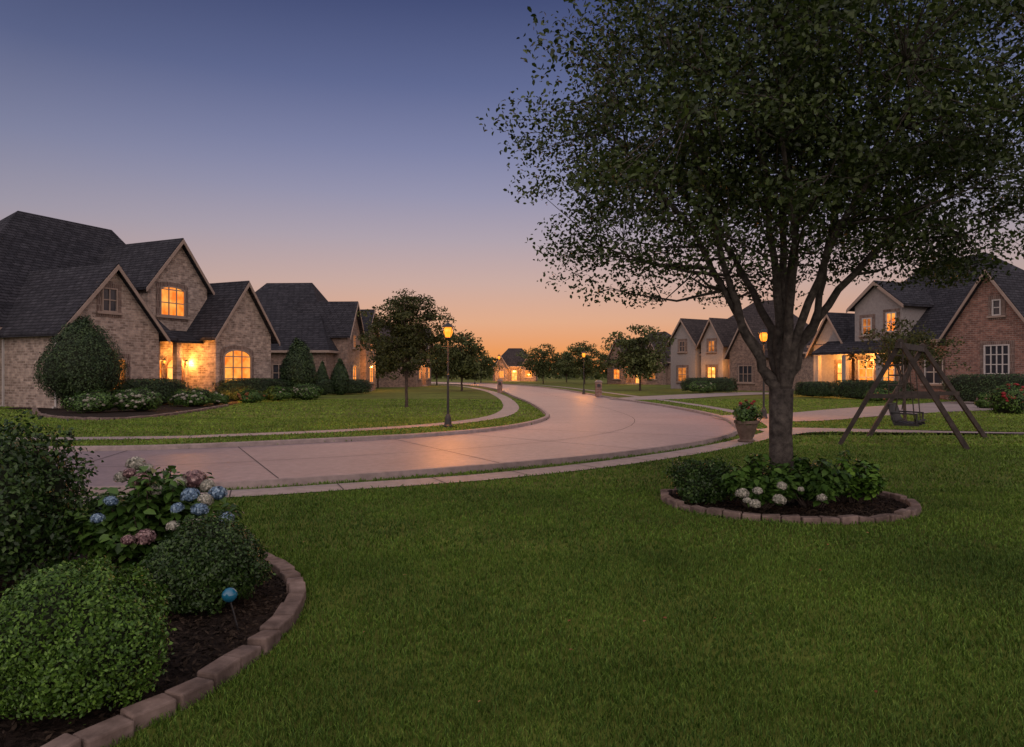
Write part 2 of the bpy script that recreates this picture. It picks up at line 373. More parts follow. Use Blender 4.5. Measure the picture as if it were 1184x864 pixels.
# ---------------------------------------------------------------- grass blades
def excl(x,y):
    k=inpoly(x,y,ROAD)
    for w in walks+drv+[ring,bed,hbs]: k|=inpoly(x,y,w)
    return ~k
gx_,gy_,gh,gw,gr=[],[],[],[],[]
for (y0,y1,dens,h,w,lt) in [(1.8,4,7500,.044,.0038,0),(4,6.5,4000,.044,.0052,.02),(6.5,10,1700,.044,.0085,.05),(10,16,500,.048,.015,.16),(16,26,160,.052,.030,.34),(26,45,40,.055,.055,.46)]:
    kk=.80; area=kk*(y1*y1-y0*y0); n=int(area*dens)
    y=np.sqrt(rng.uniform(y0*y0,y1*y1,n)); x=rng.uniform(-kk,kk,n)*y
    m=excl(x,y); x=x[m];y=y[m]
    cl=np.sin(x*2.1+np.sin(y*1.7)*2)+np.sin(y*3.3+np.sin(x*2.9)*1.5)+.5*np.sin(x*17+y*9+2*np.sin(y*13))
    gx_.append(x);gy_.append(y);gh.append(h*(1+.08*cl)*rng.uniform(.6,1.3,len(x)));gw.append(np.full(len(x),w)*rng.uniform(.7,1.3,len(x)));gr.append(np.full(len(x),lt))
X=np.concatenate(gx_);Y=np.concatenate(gy_);Hh=np.concatenate(gh);W=np.concatenate(gw);LT=np.concatenate(gr); n=len(X)
a=rng.uniform(0,2*PI,n); t=np.c_[np.cos(a),np.sin(a),np.zeros(n)]; a2=rng.uniform(0,2*PI,n); ln=np.c_[np.cos(a2),np.sin(a2),np.zeros(n)]*(Hh*rng.uniform(.1,.85,n))[:,None]
P=np.c_[X,Y,np.zeros(n)]; up=np.array([0,0,1.])
V=np.stack([P-t*W[:,None]/2,P+t*W[:,None]/2,P+ln*.35+up*(Hh*.6)[:,None]-t*W[:,None]*.42,P+ln*.35+up*(Hh*.6)[:,None]+t*W[:,None]*.42,P+ln+up*(Hh*.9)[:,None]],1).reshape(-1,3)
base=np.arange(n)*5
loops=np.stack([base,base+1,base+3,base+2,base+2,base+3,base+4],1).ravel()
starts=np.stack([np.arange(n)*7,np.arange(n)*7+4],1).ravel()
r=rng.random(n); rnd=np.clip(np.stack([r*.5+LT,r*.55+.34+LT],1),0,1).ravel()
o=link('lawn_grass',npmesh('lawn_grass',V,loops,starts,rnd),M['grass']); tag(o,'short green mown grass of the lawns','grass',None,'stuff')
print('blades',n)
m=70; y=np.sqrt(rng.uniform(9,144,m)); x=rng.uniform(-.6,.8,m)*y; k_=excl(x,y); c=np.c_[x[k_],y[k_],np.full(k_.sum(),.045)]
o=link('fallen_leaves',leafmesh('fallen_leaves',[leafV(c,.03,np.tile([0,0,1.],(len(c),1)),.7,.55,6)],6),M['frust']); tag(o,'small dry leaves fallen on the lawn','leaves',None,'stuff')
# ---------------------------------------------------------------- trees
def tree(name,x,y,h,R,zb,trunk_r,fork,nc,per,size,lm,label,cat='tree',group=None,limbs=None,seed=1,bm=None,sig=.2,k=4,R2=None,egg=.45,gap=.25,tw=.012,cxo=0,lr=.5,q0=.42,lamp=.42,minr=0):
    r=np.random.default_rng(seed); T=empty(name,(x,y,0),0,label,cat,group); mb=MB()
    if limbs is None:
        limbs=[]; nl=7
        for i in range(nl):
            a=2*PI*i/nl+r.uniform(-.3,.3); q=r.uniform(.45,.75); zt=fork+(h-fork)*r.uniform(.55,.85)
            if i==0: q=.05; zt=h*.93
            limbs.append([(q*R*.25*math.cos(a),q*R*.25*math.sin(a),fork+(zt-fork)*.3),(q*R*.6*math.cos(a),q*R*.6*math.sin(a),fork+(zt-fork)*.65),(q*R*math.cos(a),q*R*math.sin(a),zt)])
    mb.tube([(0,0,-.05),(0,0,.08),(.01,0,.3),(-.01,.0,fork*.6),(0,0,fork)],[trunk_r*1.5,trunk_r*1.2,trunk_r*1.03,trunk_r*.93,trunk_r*1.0],12)
    nodes=[]
    for L in limbs:
        pts=[Vector((0,0,fork-.15))]+[Vector(p) for p in L]; path=[]
        for i in range(len(pts)-1):
            for j in range(4):
                t=j/4; path.append(pts[i].lerp(pts[i+1],t)+Vector(r.normal(size=3)*.02*R/4))
        path.append(pts[-1]); m=len(path); rad=[trunk_r*lr*(1-i/m)**.8+trunk_r*.07 for i in range(m)]
        mb.tube(path,rad,8); nodes+=[(p,rad[i]) for i,p in enumerate(path) if i>3]
    NP=np.array([n[0] for n in nodes])
    zc=zb+(h-zb)*egg; cs=[]
    while len(cs)<nc:
        d=r.normal(size=3); d/=np.linalg.norm(d); q=r.random()**q0
        lm_=lump(d[None,:],seed+5,lamp)[0]; vz=(h-zc) if d[2]>0 else (zc-zb)
        p=np.array([d[0]*R*q*lm_,d[1]*(R2 or R)*q*lm_,zc+d[2]*vz*q*(.8+.2*lm_)])
        rr=math.hypot(p[0],p[1])/R
        if p[2]<zb+(h-zb)*.22*max(0,1-rr*1.6): continue
        g_=math.sin(p[0]*5.1*2/R+seed)*math.sin(p[1]*4.7*2/R+seed*2)*math.sin(p[2]*6.3*2/R+seed)
        if g_>.62-gap*2 : continue
        p[0]+=cxo; cs.append(p)
    cs=np.array(cs)
    sub=cs[r.choice(len(cs),min(len(cs),max(12,nc//9)),replace=False)]; extra=[]
    for c in sub:
        c2=c*np.array([.8,.8,1])-np.array([0,0,.1*R/4]); dd=((NP-c2)**2).sum(1)+np.where(NP[:,2]>c2[2]-.05,.5*R*R*.2,0); i=int(np.argmin(dd)); p0=Vector(NP[i]); p1=Vector(c2)
        mid=p0.lerp(p1,.5)+Vector((0,0,-.06*(p1-p0).length))+Vector(r.normal(size=3)*.04*R/4); r0=min(nodes[i][1]*.6,trunk_r*.16)
        path=[p0,p0.lerp(mid,.5),mid,mid.lerp(p1,.5),p1]; mb.tube(path,[r0,r0*.8,r0*.65,r0*.5,r0*.35],5,cap=False); extra+=[path[2],path[3],path[4]]
    EP=np.concatenate([NP,np.array(extra)]) if extra else NP
    for c in cs:
        i=int(np.argmin(((EP-c)**2).sum(1))); p0=Vector(EP[i]); p1=Vector(c)
        if (p1-p0).length>.03: mb.tube([p0,p0.lerp(p1,.55)+Vector(r.normal(size=3)*.03),p1],[tw,tw*.7,tw*.35],3,cap=False)
    mb.build('trunk',bm or M['bark'],T,smooth=True)
    npr=r.integers(int(per*.6),int(per*1.4)+1,nc); ci=np.repeat(np.arange(nc),npr)
    off=r.normal(size=(len(ci),3)); off=off/np.maximum(1,np.linalg.norm(off,axis=1,keepdims=True)/1.9)
    ctr=cs[ci]+off*sig*np.array([1.3,1.3,.55])
    V=leafV(ctr,size,np.tile([0,-.3,1.],(len(ctr),1)),.3,.52,k)
    link('crown',leafmesh('crown',[V],k),lm,T)
    return T
TX,TY=3.57,9.05
bl=[[(-.30,-.05,1.9),(-.52,-.1,2.3),(-.74,-.05,3.0),(-1.0,0,4.1),(-1.4,.1,5.6)],
    [(-.02,.05,2.2),(.04,.1,3.4),(.1,0,5.0),(0,0,7.0)],
    [(.20,0,1.95),(.42,-.1,2.5),(.62,0,3.4),(1.1,.1,5.2)],
    [(.14,.3,2.4),(.5,.85,3.5),(1.0,1.6,5)],
    [(-.02,.3,2.3),(-.35,.9,3.4),(-1.1,1.7,4.9)],
    [(.0,-.22,2.3),(-.08,-.6,3.1),(-.6,-1.5,4.8)],
    [(.14,-.25,2.3),(.4,-.8,3.5),(1.0,-1.6,4.8)],
    [(-.31,0,1.92),(-.60,.02,2.5),(-1.2,.1,3.7),(-2.3,0,4.9)],
    [(.28,.05,2.05),(.75,0,2.8),(1.6,.1,3.7),(2.9,0,4.6)],
    [(-.02,0,2.3),(-.14,-.1,3.2),(-.35,-.2,4.6),(-.5,-.2,6.2)]]
tree('large_shade_tree',TX,TY,8.5,3.6,2.5,.155,1.5,1750,78,.062,M['maple'],'large spreading shade tree with grey forked trunk in the oval brick ring',limbs=bl,seed=11,sig=.175,R2=3.3,egg=.42,gap=.15,tw=.009,k=6,cxo=.36,lr=.40,q0=.42,lamp=.38)
tree('street_tree',gx(470,34),34,gz(335,34),1.66,gz(440,34),.075,1.4,330,44,.15,M['tree2'],'round young tree on the left lawn beside the nearest street lamp',seed=3,bm=M['bark2'],sig=.17,egg=.5,lamp=.5)
tree('small_tree',gx(1046,22.5),22.5,gz(374,22.5),1.25,1.75,.05,1.3,120,34,.11,M['tree2'],'small bushy tree standing behind the swing set',seed=17,bm=M['bark2'],sig=.15,egg=.45,lamp=.6,gap=.1)
G='background trees along the street'
bg=[(534,66,386,2.3,'dark tree behind the round young tree, just right of the nearest lamp',5),
    (740,68,378,2.35,'dark rounded tree right of the street before the pale gabled house',6),
    (628,112,399,2.8,'small pale green tree just right of the lit house at the street end',7),
    (676,108,394,3.0,'tree behind the middle lamp right of the street',8),
    (655,130,404,2.6,'low faint tree between the middle lamp and the small pale green tree',9),
    (556,125,408,2.6,'small dark tree left of the lit house at the street end',10),
    (437,78,384,3.0,'tree behind the round young tree, next to the dark hipped house',12),
    (712,118,398,3.0,'tree left of the dark rounded tree, beyond the street',13),
    (902,88,392,3.0,'tree seen beyond the forked trunk between the right houses',14),
    (505,100,396,3.4,'faint tree farther back between the round young tree and the dark one',15)]
for px,Y,py,R,lab,sd in bg:
    tree('background_tree',gx(px,Y),Y,gz(py,Y),R,.9 if sd!=14 else 1.2,.1,1.2,150,32,.34,M['far'],lab,group=G,seed=sd,bm=M['bark2'],sig=.34,egg=.45,tw=.02,gap=.1,lamp=.55)
cs=[]
for i in range(420):
    a=rng.uniform(-.85,.85); Y=rng.uniform(185,230); hh=rng.uniform(3,6.5); cs.append(np.c_[a*Y+rng.normal(size=30)*2.2,Y+rng.normal(size=30)*2,np.abs(rng.normal(size=30))*hh*.45+.4])
c=np.concatenate(cs); o=link('far_wood',leafmesh('far_wood',[leafV(c,1.5,None,.3,.7)]),M['far']); tag(o,'low dark line of far trees along the horizon','wood',None,'stuff')
# ---------------------------------------------------------------- near shrubs
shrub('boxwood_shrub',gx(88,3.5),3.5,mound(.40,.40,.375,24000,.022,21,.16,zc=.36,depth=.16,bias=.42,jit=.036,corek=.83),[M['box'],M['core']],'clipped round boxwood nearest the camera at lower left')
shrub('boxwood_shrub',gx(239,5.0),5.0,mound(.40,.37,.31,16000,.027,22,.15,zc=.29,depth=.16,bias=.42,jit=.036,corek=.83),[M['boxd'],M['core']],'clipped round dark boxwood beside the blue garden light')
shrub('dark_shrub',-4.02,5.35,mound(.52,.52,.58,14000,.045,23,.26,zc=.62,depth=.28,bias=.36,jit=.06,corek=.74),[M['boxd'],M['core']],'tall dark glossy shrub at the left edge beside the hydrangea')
def sphere_pts(n): return unit(rng.normal(size=(n,3)))
def head_mesh(r,n,ps):
    d=sphere_pts(n); d[:,2]=np.where(d[:,2]<-.5,-d[:,2],d[:,2]); P=d*r*np.array([1,1,.8])*(1-.15*rng.random(n))[:,None]
    vs=[];fs=[];a,b=8,6
    for i in range(b+1):
        for j in range(a):
            th=PI*i/b;ph=2*PI*j/a; vs.append((.8*r*math.sin(th)*math.cos(ph),.8*r*math.sin(th)*math.sin(ph),.64*r*math.cos(th)))
    for i in range(b):
        for j in range(a): fs.append((i*a+j,(i+1)*a+j,(i+1)*a+(j+1)%a,i*a+(j+1)%a))
    return leafmesh('flower_head',[leafV(P,ps,d,.72,.8)],4,(np.array(vs),fs))
HM={}
for c in ('fblue','fwhite','fmauve','fred','frust'):
    for i in range(2):
        me=head_mesh(1,230,.30); me.materials.append(M[c]); me.materials.append(M[c]); HM[c,i]=me
def heads(T,lst):
    for i,(x,y,z,r,c) in enumerate(lst):
        o=bpy.data.objects.new('flower_head',HM[c,i%2]); C.objects.link(o); o.parent=T; o.location=(x-T.location.x,y-T.location.y,z); o.scale=(r,r,r); o.rotation_euler=(rng.normal()*.2,rng.normal()*.2,i*1.3)
        nm={'fblue':'blue','fwhite':'white','fmauve':'mauve','fred':'red','frust':'rusty orange'}[c]; o['label']=nm+' rounded flower head'
def leafyplant(name,x,y,rx,ry,rz,n,size,seed,lab,lm='hyd',hl=(),cat='plant',group=None,k=6,extra=0):
    """leafy stems fanning from the ground, each with whorls of leaves"""
    T=empty(name,(x,y,0),0,lab,cat,group); mb=MB(); pts=[];nbs=[]
    ns=max(14,int(n/34))
    for i in range(ns):
        a=rng.uniform(0,6.28); q=rng.random()**.5; hh=rz*2*math.sqrt(max(.12,1-q*q*.8))*rng.uniform(.75,1.15)*(.93+extra*rng.random())
        e=np.array([q*rx*math.cos(a),q*ry*math.sin(a),hh*.88]); b0=np.array([e[0]*.25,e[1]*.25,0]); md=(b0+e)/2+np.array([e[0]*.12,e[1]*.12,.05])
        mb.tube([tuple(b0),tuple(md),tuple(e)],[.010,.007,.004],4)
        m_=int(n/ns)
        for j in range(m_):
            f=.25+.75*(j/m_)**.7; p=(1-f)**2*b0+2*f*(1-f)*md+f*f*e; an=j*2.4+i; w_=size*.75*(1.1-.4*f)
            o_=np.array([math.cos(an),math.sin(an),.1]); pts.append(p+o_*w_); nbs.append(np.array([0,0,1.])*.9+o_*.35)
    pts=np.array(pts); nbs=unit(np.array(nbs)); V=leafV(pts,size,nbs,.6,.6,k,tb=(nbs-np.array([0,0,.9]))*5)
    link('foliage',leafmesh('foliage',[V],k),[M[lm],M['core']],T)
    mb.build('stem',M['bark2'],T); heads(T,hl); return T
hl=[(157,537,6.0,11,'fwhite'),(225,555,5.9,14,'fmauve'),(252,571,5.7,11,'fblue'),(220,573,5.55,11,'fblue'),(231,590,5.4,10,'fblue'),(163,555,5.7,10,'fmauve'),(180,567,5.6,8,'fwhite'),(200,609,5.3,8,'fwhite'),(228,606,5.3,8,'fwhite'),(262,600,5.5,9,'fblue'),(168,622,5.2,12,'fmauve'),(128,580,5.3,8,'fblue'),(113,600,5.1,8,'fblue'),(140,552,5.9,8,'fwhite'),(148,625,5.1,8,'fmauve'),(246,612,5.3,7,'fmauve'),(240,562,5.8,9,'fwhite'),(208,558,5.7,8,'fwhite'),(238,578,5.55,9,'fwhite'),(205,588,5.35,8,'fblue'),(150,548,5.75,8,'fmauve'),(170,543,5.9,8,'fwhite')]
leafyplant('hydrangea',gx(184,5.8),5.8,.68,.62,.48,3700,.098,31,'hydrangea with blue, white and mauve heads behind the two round boxwoods',hl=[(gx(a,Y),Y,gz(b,Y),r*Y/F,c) for a,b,Y,r,c in hl],cat='flowering shrub',extra=.08)
shrub('boxwood_shrub',gx(814,9.0),9.0,mound(.36,.32,.25,6500,.042,25,.34,zc=.23,depth=.3,bias=.38,jit=.06,corek=.74),[M['boxd'],M['core']],'low boxwood at the left end of the oval tree ring')
hl=[(858,571,8.1,8,'fwhite'),(873,583,7.95,7,'fwhite'),(901,578,7.95,8,'fwhite'),(904,562,8.0,6,'fwhite'),(876,568,8.1,6,'fwhite'),(864,579,8.0,5,'fwhite')]
leafyplant('hydrangea',gx(874,8.5),8.5,.48,.36,.35,1250,.105,32,'hydrangea with white heads before the trunk of the large tree',hl=[(gx(a,Y),Y,gz(b,Y),r*Y/F,c) for a,b,Y,r,c in hl],cat='flowering shrub',extra=.15)
hl=[(950,576,8.0,6,'fwhite'),(926,566,8.1,4,'fwhite')]
leafyplant('hydrangea',gx(940,8.6),8.6,.46,.38,.36,1250,.105,33,'leafy hydrangea at the right of the trunk in the oval tree ring',hl=[(gx(a,Y),Y,gz(b,Y),r*Y/F,c) for a,b,Y,r,c in hl],cat='flowering shrub',extra=.15)
leafyplant('leafy_plant',gx(984,8.9),8.9,.42,.38,.35,1100,.09,34,'leafy green plant at the far right of the oval tree ring','box',extra=.15)
# ---------------------------------------------------------------- house shrubs
def T_ever(px,Y,top,w,lab,seed,n=9000):
    h=gz(top,Y); r=w/2*Y/F
    shrub('conical_evergreen',gx(px,Y),Y,mound(r*1.12,r*1.12,h/2,n,.09*Y/40+.03,seed,.12,zc=h*.5,cone=.62,zmin=-.98,jit=.04),[M['ever'],M['core']],lab,'evergreen')
T_ever(95,33,364,86,'large egg shaped evergreen at the corner of the left stone house',41,14000)
T_ever(345,47,392,42,'conical evergreen at the right end of the left stone house',42)
T_ever(393,54,416,20,'small conical evergreen before the dark hipped house',43,4000)
T_ever(372,54,420,16,'smallest conical evergreen beside the dark hipped house',44,4000)
def hedge(px0,px1,Y0,Y1,h,dep,lab,seed,m='ever',n=7000,cat='hedge',name='clipped_hedge',size=.1):
    x0,x1=gx(px0,Y0),gx(px1,Y1); L=math.hypot(x1-x0,Y1-Y0)
    shrub(name,(x0+x1)/2,(Y0+Y1)/2,mound(L/2,dep/2,h/2,n,size,seed,.07,zc=h/2,sq=6,zmin=-.6),[M[m],M['core']],lab,cat,rz=math.atan2(Y1-Y0,x1-x0))
hedge(138,212,34.5,38,1.35,1.3,'clipped hedge below the lit ground floor window of the left stone house',51)
hedge(255,335,41,46,1.35,1.3,'clipped hedge under the tall arched window of the left stone house',52)
hedge(1096,1215,39,35.5,1.6,1.3,'clipped hedge before the brick gable at the right edge',53)
hedge(965,1052,46,42,1.25,1.2,'dark hedge before the lit porch of the right house',54)
hedge(790,850,62,59,1.3,1.3,'low hedge before the pale gabled house right of the street',55)
hedge(365,425,53,57,1.2,1.3,'low hedge before the dark hipped house',56)
hedge(925,962,50,47,1.1,1.2,'short dark hedge left of the lit porch of the right house',57)
def fl(px,Y,w,h,lab,seed,c,nh=26,lm='hyd'):
    r=w/2*Y/F; T=empty('flowering_bush',(gx(px,Y),Y,0),0,lab,'flowering bush')
    link('foliage',mound(r,r*.75,h/2,2600,.10,seed,.25,zc=h/2,jit=.06),[M[lm],M['core']],T)
    hs=[]
    for i in range(nh):
        a=rng.uniform(0,PI*2); q=rng.random()**.5; zz=h*.5+h*.5*math.sqrt(max(0,1-q*q))
        hs.append((gx(px,Y)+r*q*math.cos(a),Y+r*.75*q*math.sin(a),zz*rng.uniform(.75,1.02),rng.uniform(.05,.10),c))
        if rng.random()<.5: hs[-1]=(hs[-1][0],Y-r*.75*math.sqrt(max(0,1-q*q*math.cos(a)**2))*.95,rng.uniform(.25,.75)*h,hs[-1][3],c)
    heads(T,hs)
fl(108,29.5,50,.85,'white flowering bush at the left end of the bed by the egg shaped evergreen',61,'fwhite',36)
fl(158,30.5,56,.98,'white flowering bush in the middle of the bed before the left stone house',62,'fwhite',48)
fl(222,35,46,.9,'white flowering bush at the right end of the bed before the left stone house',63,'fwhite',30)
fl(250,37,24,.65,'small pale flowering bush left of the arched window hedge',64,'fwhite',12)
fl(291,39.5,32,.75,'rusty orange low bush before the arched window hedge',65,'frust',22)
fl(322,42,30,.9,'green low bush under the right corner of the left stone house',66,'fwhite',5)
fl(353,43.5,34,.95,'white flowering bush below the conical evergreen',67,'fwhite',32)
fl(1171,29,46,1.25,'red flowering bush at the right edge of the photo',68,'fred',44)
fl(1142,33,24,.7,'small pink flowering bush left of the red one',69,'fmauve',14)
fl(812,58,30,1.0,'pale flowering bush before the pale gabled house right of the street',70,'fwhite',14)
fl(1015,40,34,.8,'low flowering bush before the lit porch of the right house',71,'frust',12)
# ---------------------------------------------------------------- houses
class House:
    def __init__(s,name,label,P0,deg,wall,roof,group=None):
        a=math.radians(deg); s.ux,s.uy=math.cos(a),math.sin(a); s.P=P0
        s.o=empty(name,(P0[0],P0[1],0),a,label,'house',group); s.w=wall; s.r=roof
    def t(s,px,d=0):
        k=(px-CX)/F; return (k*(s.P[1]+s.ux*d)-s.P[0]+s.uy*d)/(s.ux-k*s.uy)
    def z(s,py,t,d=0): return H-(py-CY)/F*(s.P[1]+s.uy*t+s.ux*d)
    def wing(s,t0,t1,d0,d1,ze,za,m=None,rm=None,o=.38,side=False,trim='trim'):
        m=m or s.w; rm=rm or s.r; fn=(lambda p,q,w:(p,w,q)) if not side else (lambda p,q,w:(w,p,q))
        if side: t0,t1,d0,d1=d0,d1,t0,t1
        tm=(t0+t1)/2; mb=MB(); mb.prism([(t0,0),(t1,0),(t1,ze),(tm,za),(t0,ze)],fn,d0,d1); mb.build('wall',m,s.o)
        sl=(za-ze)/(tm-t0); th=.17; f=d0-o; b=d1+(o if side else 0)
        mb=MB()
        for sg,te in ((1,t0-o),(-1,t1+o)):
            zz=ze-sl*o+.01; mb.prism([(te,zz),(tm,za+.01),(tm,za+th+.05),(te,zz+th)],fn,f,b)
        rf=mb.build('roof',rm,s.o)
        mb=MB(); 
        for te in (t0-o-.02,t1+o+.02):
            zz=ze-sl*(o+.02)
            for (a_,b_) in ([(f-.05,f-.003)]+([(b+.003,b+.05)] if side else [])):
                mb.prism([(te,zz-.12),(tm,za-.12),(tm,za+.14),(te,zz+.12)],fn,a_,b_)
        mb.build('gable_trim',M[trim],rf)
        return rf
    def body(s,t0,t1,d0,d1,z1,m=None,z0=0):
        mb=MB(); mb.box(t0,t1,d0,d1,z0,z1); return mb.build('wall',m or s.w,s.o)
    def hip(s,t0,t1,d0,d1,ze,zr,r0,r1,rm=None,o=.45):
        t0-=o;t1+=o;d0-=o;d1+=o; (a,b),(c,d)=r0,r1; mb=MB(); th=.2
        v=[(t0,d0,ze),(t1,d0,ze),(t1,d1,ze),(t0,d1,ze),(a,b,zr),(c,d,zr),(t0,d0,ze-th),(t1,d0,ze-th),(t1,d1,ze-th),(t0,d1,ze-th)]
        alongx=abs(c-a)>=abs(d-b)
        if alongx: fs=[(0,1,5,4),(1,2,5),(2,3,4,5),(3,0,4)]
        else: fs=[(0,1,4),(1,2,5,4),(2,3,5),(3,0,4,5)]
        fs+=[(9,8,7,6)]
        mb.add(v,fs,0); mb.add(v,[(6,7,1,0),(7,8,2,1),(8,9,3,2),(9,6,0,3)],1)
        return mb.build('roof',[rm or s.r,M['trim']],s.o)
    def win(s,tc,zb,w,h,d,arch=0,lit='lit',cols=2,rows=2,face='f',name='window',sur=True,fm='trim',label=None):
        if face=='f': fn=lambda a,q,o:(tc+a,d-o,q)
        elif face=='l': fn=lambda a,q,o:(d-o,tc-a,q)
        else: fn=lambda a,q,o:(d+o,tc+a,q)
        def outl(e):
            hw=w/2+e; z0=zb-e; z1=zb+h+e-(arch*w if arch else 0)
            P=[(-hw,z0),(hw,z0),(hw,z1)]
            if arch:
                for i in range(1,12):
                    th=PI*i/12; P.append((hw*math.cos(th),z1+math.sin(th)*(arch*w)))
            P.append((-hw,z1)); return P
        def ring(a_,b_,o0,o1):
            A=outl(a_);B=outl(b_);n=len(A);mb=MB()
            mb.add([fn(*p,o1) for p in A]+[fn(*p,o1) for p in B]+[fn(*p,o0) for p in A]+[fn(*p,o0) for p in B],
              [(i,(i+1)%n,n+(i+1)%n,n+i) for i in range(n)]+[(i,(i+1)%n,2*n+(i+1)%n,2*n+i) for i in range(n)]+[(n+i,n+(i+1)%n,3*n+(i+1)%n,3*n+i) for i in range(n)])
            return mb
        mb=ring(0,-.07,.0,.10)
        iw=w/2-.07; 
        for i in range(1,cols):
            a=-iw+2*iw*i/cols; zt=zb+h-.07-(arch*w*(1-math.sqrt(max(0,1-(a/iw)**2))) if arch else 0); mb.prism([(a-.028,zb+.07),(a+.028,zb+.07),(a+.028,zt),(a-.028,zt)],fn,.025,.075)
        for i in range(1,rows):
            q=zb+h*i/rows if not arch else zb+(h-arch*w)*i/(rows-1)
            mb.prism([(-iw,q-.028),(iw,q-.028),(iw,q+.028),(-iw,q+.028)],fn,.03,.07)
        fr=mb.build(name,M[fm],s.o)
        if label: fr['label']=label
        mb=MB(); P=outl(-.05); mb.add([fn(*p,.022) for p in P],[tuple(range(len(P)))]); mb.build('pane',M[lit],fr)
        if sur:
            mb=ring(.24,.0,.0,.045); mb.build('surround',M['lintel'],fr)
            mb=MB(); mb.prism([(-w/2-.28,zb-.12),(w/2+.28,zb-.12),(w/2+.28,zb),(-w/2-.28,zb)],fn,0,.14); mb.build('sill',M['trim'],fr)
        return fr
    def door(s,tc,w,h,d,lit='litdoor',arch=.0,panel=False):
        fr=s.win(tc,.12,w,h,d,arch,lit,3 if w>1.3 else 2,3,name='door',sur=True,fm='door')
        mb=MB(); mb.tube([(tc+.12,d-.14,1.1),(tc+.12,d-.16,1.3)],.02,6); mb.build('handle',M['iron'],fr)
        mb=MB(); mb.box(tc-w/2-.6,tc+w/2+.6,d-1.3,d-.01,0,.14); mb.build('doorstep',M['walk'],s.o); return fr
    def lantern(s,t,z,d,power=25,r=.09):
        mb=MB(); mb.box(t-.05,t+.05,d-.06,d-.001,z-.12,z+.12); mb.lathe([(.02,.2),(.11,.12),(.11,.10),(.02,.1)],(t,d-.17,z),8); mb.lathe([(.03,-.16),(.08,-.14),(.08,-.12)],(t,d-.17,z),8)
        for a in range(4):
            c,q=math.cos(a*PI/2+.78)*.08,math.sin(a*PI/2+.78)*.08; mb.bar((t+c,d-.17+q,z-.13),(t+c,d-.17+q,z+.11),.012)
        mb.bar((t,d-.05,z+.08),(t,d-.17,z+.11),.02)
        L=mb.build('wall_lantern',M['iron'],s.o)
        mb=MB(); mb.lathe([(.01,-.11),(.055,-.06),(.06,.0),(.05,.06),(.01,.09)],(t,d-.17,z),8); mb.build('lamp_glass',M['bulb'],L,smooth=True)
        light(s.o,(t,d-.32,z),power,.1)
def light(par,loc,p,r,col=(1,.38,.075)):
    l=bpy.data.lights.new('lamp_light','POINT'); l.energy=p; l.shadow_soft_size=r; l.color=col
    o=bpy.data.objects.new('lamp_light',l); C.objects.link(o); o.parent=par; o.location=loc; return o
# -- left stone house
h=House('stone_brick_house','large pale stone house at far left with three steep gables and a lit arched window',(-21.8,33.0),math.degrees(math.atan2(.917,.4)),M['stone'],M['roof'])
h.body(-3,13.5,4.9,15,4.0); h.hip(-3,13.5,4.9,15,4.05,11.3,(3.7,9.6),(9.6,9.6))
h.wing(0,5.4,0,7.5,3.95,7.2)
h.wing(6.3,10.55,2.0,9.0,7.0,9.7)
h.body(5.41,6.29,2.1,5.2,4.0)
h.wing(9.05,13.65,-.35,7,4.2,7.35)
mb=MB(); mb.prism([(.2,3.55),(.2,3.72),(4.9,6.9),(4.9,6.7)],lambda p,q,w:(w,p,q),5.3,6.9); mb.build('roof',M['roof'],h.o)
for q in ((5.42,5.75,.35,.7,3.5),(7.35,7.7,.9,1.25,3.6)):
    mb=MB(); mb.box(*q[:4],0,q[4]); mb.box(q[0]-.06,q[1]+.06,q[2]-.06,q[3]+.06,-.02,.5); mb.build('porch_pillar',M['stone'],h.o)
mb=MB(); mb.prism([(.6,3.5),(.6,3.66),(2.0,4.3),(2.0,4.1)],lambda p,q,w:(w,p,q),6.8,9.0); mb.build('porch_roof',M['roof'],h.o)
h.win(h.t(126),h.z(361,h.t(126)),.85,1.25,0,0,'glass',2,2,label='small dark upper window in the near gable')
t=h.t(134); h.win(t,.75,1.1,1.75,0,0,'litdim',2,3)
t=h.t(199,2); h.win(t,h.z(366,t,2),1.75,1.8,2.0,.12,'lit',3,3,label='lit upper window of the middle gable with a shallow arched head')
t=h.t(274,-.35); h.win(t,.7,2.25,2.5,-.35,.2,'lit',3,4,label='tall lit arched ground floor window')
h.door(8.05,1.15,2.5,2.0,arch=.5)
h.win(6.95,.9,.6,1.6,2.0,0,'lit',2,3,sur=False)
h.lantern(8.85,2.35,2.0,230); h.lantern(7.27,2.4,2.0,60)
light(h.o,(7.9,.9,2.9),240,.15); light(h.o,(8.6,-1.7,.5),80,.08); light(h.o,(12.9,-1.4,.4),55,.06); light(h.o,(10.0,-1.6,.4),50,.06)
for q in ((.25,.37),(4.4,4.5)):
    mb=MB(); mb.box(-.08,-.005,*q,.1,3.6); mb.box(-.2,-.005,q[0],q[1],.02,.1); mb.build('downspout',M['white'],h.o)
# -- dark hipped house 2
h=House('hipped_brick_house','brown brick house with tall dark hipped roof, second on the left side of the street',(-15.7,57.5),87,M['tanbrick'],M['roof'])
h.body(0,14,0,12,3.6); h.hip(0,14,0,12,3.65,10.3,(7,3.6),(7,8)); 
h.wing(2.2,6.3,-1.2,4,5.3,8.0); h.wing(9,12.8,-1.0,4,5.6,7.9); h.wing(6.31,8.99,-.4,4,4.6,6.4)
h.win(4.25,.8,1.3,1.7,-1.2,.3,'lit',2,3); h.win(4.25,4.0,.9,1.2,-1.2,0,'litdim'); h.win(10.9,.8,1.5,1.7,-1.0,0,'lit',2,3); h.win(10.9,3.9,.9,1.3,-1.0,0,'lit'); h.door(7.65,1.1,2.3,-.4)
h.win(4,1.0,1.1,1.5,0,0,'glass',face='l'); h.win(8.5,1.0,1.1,1.5,0,0,'glass',face='l')
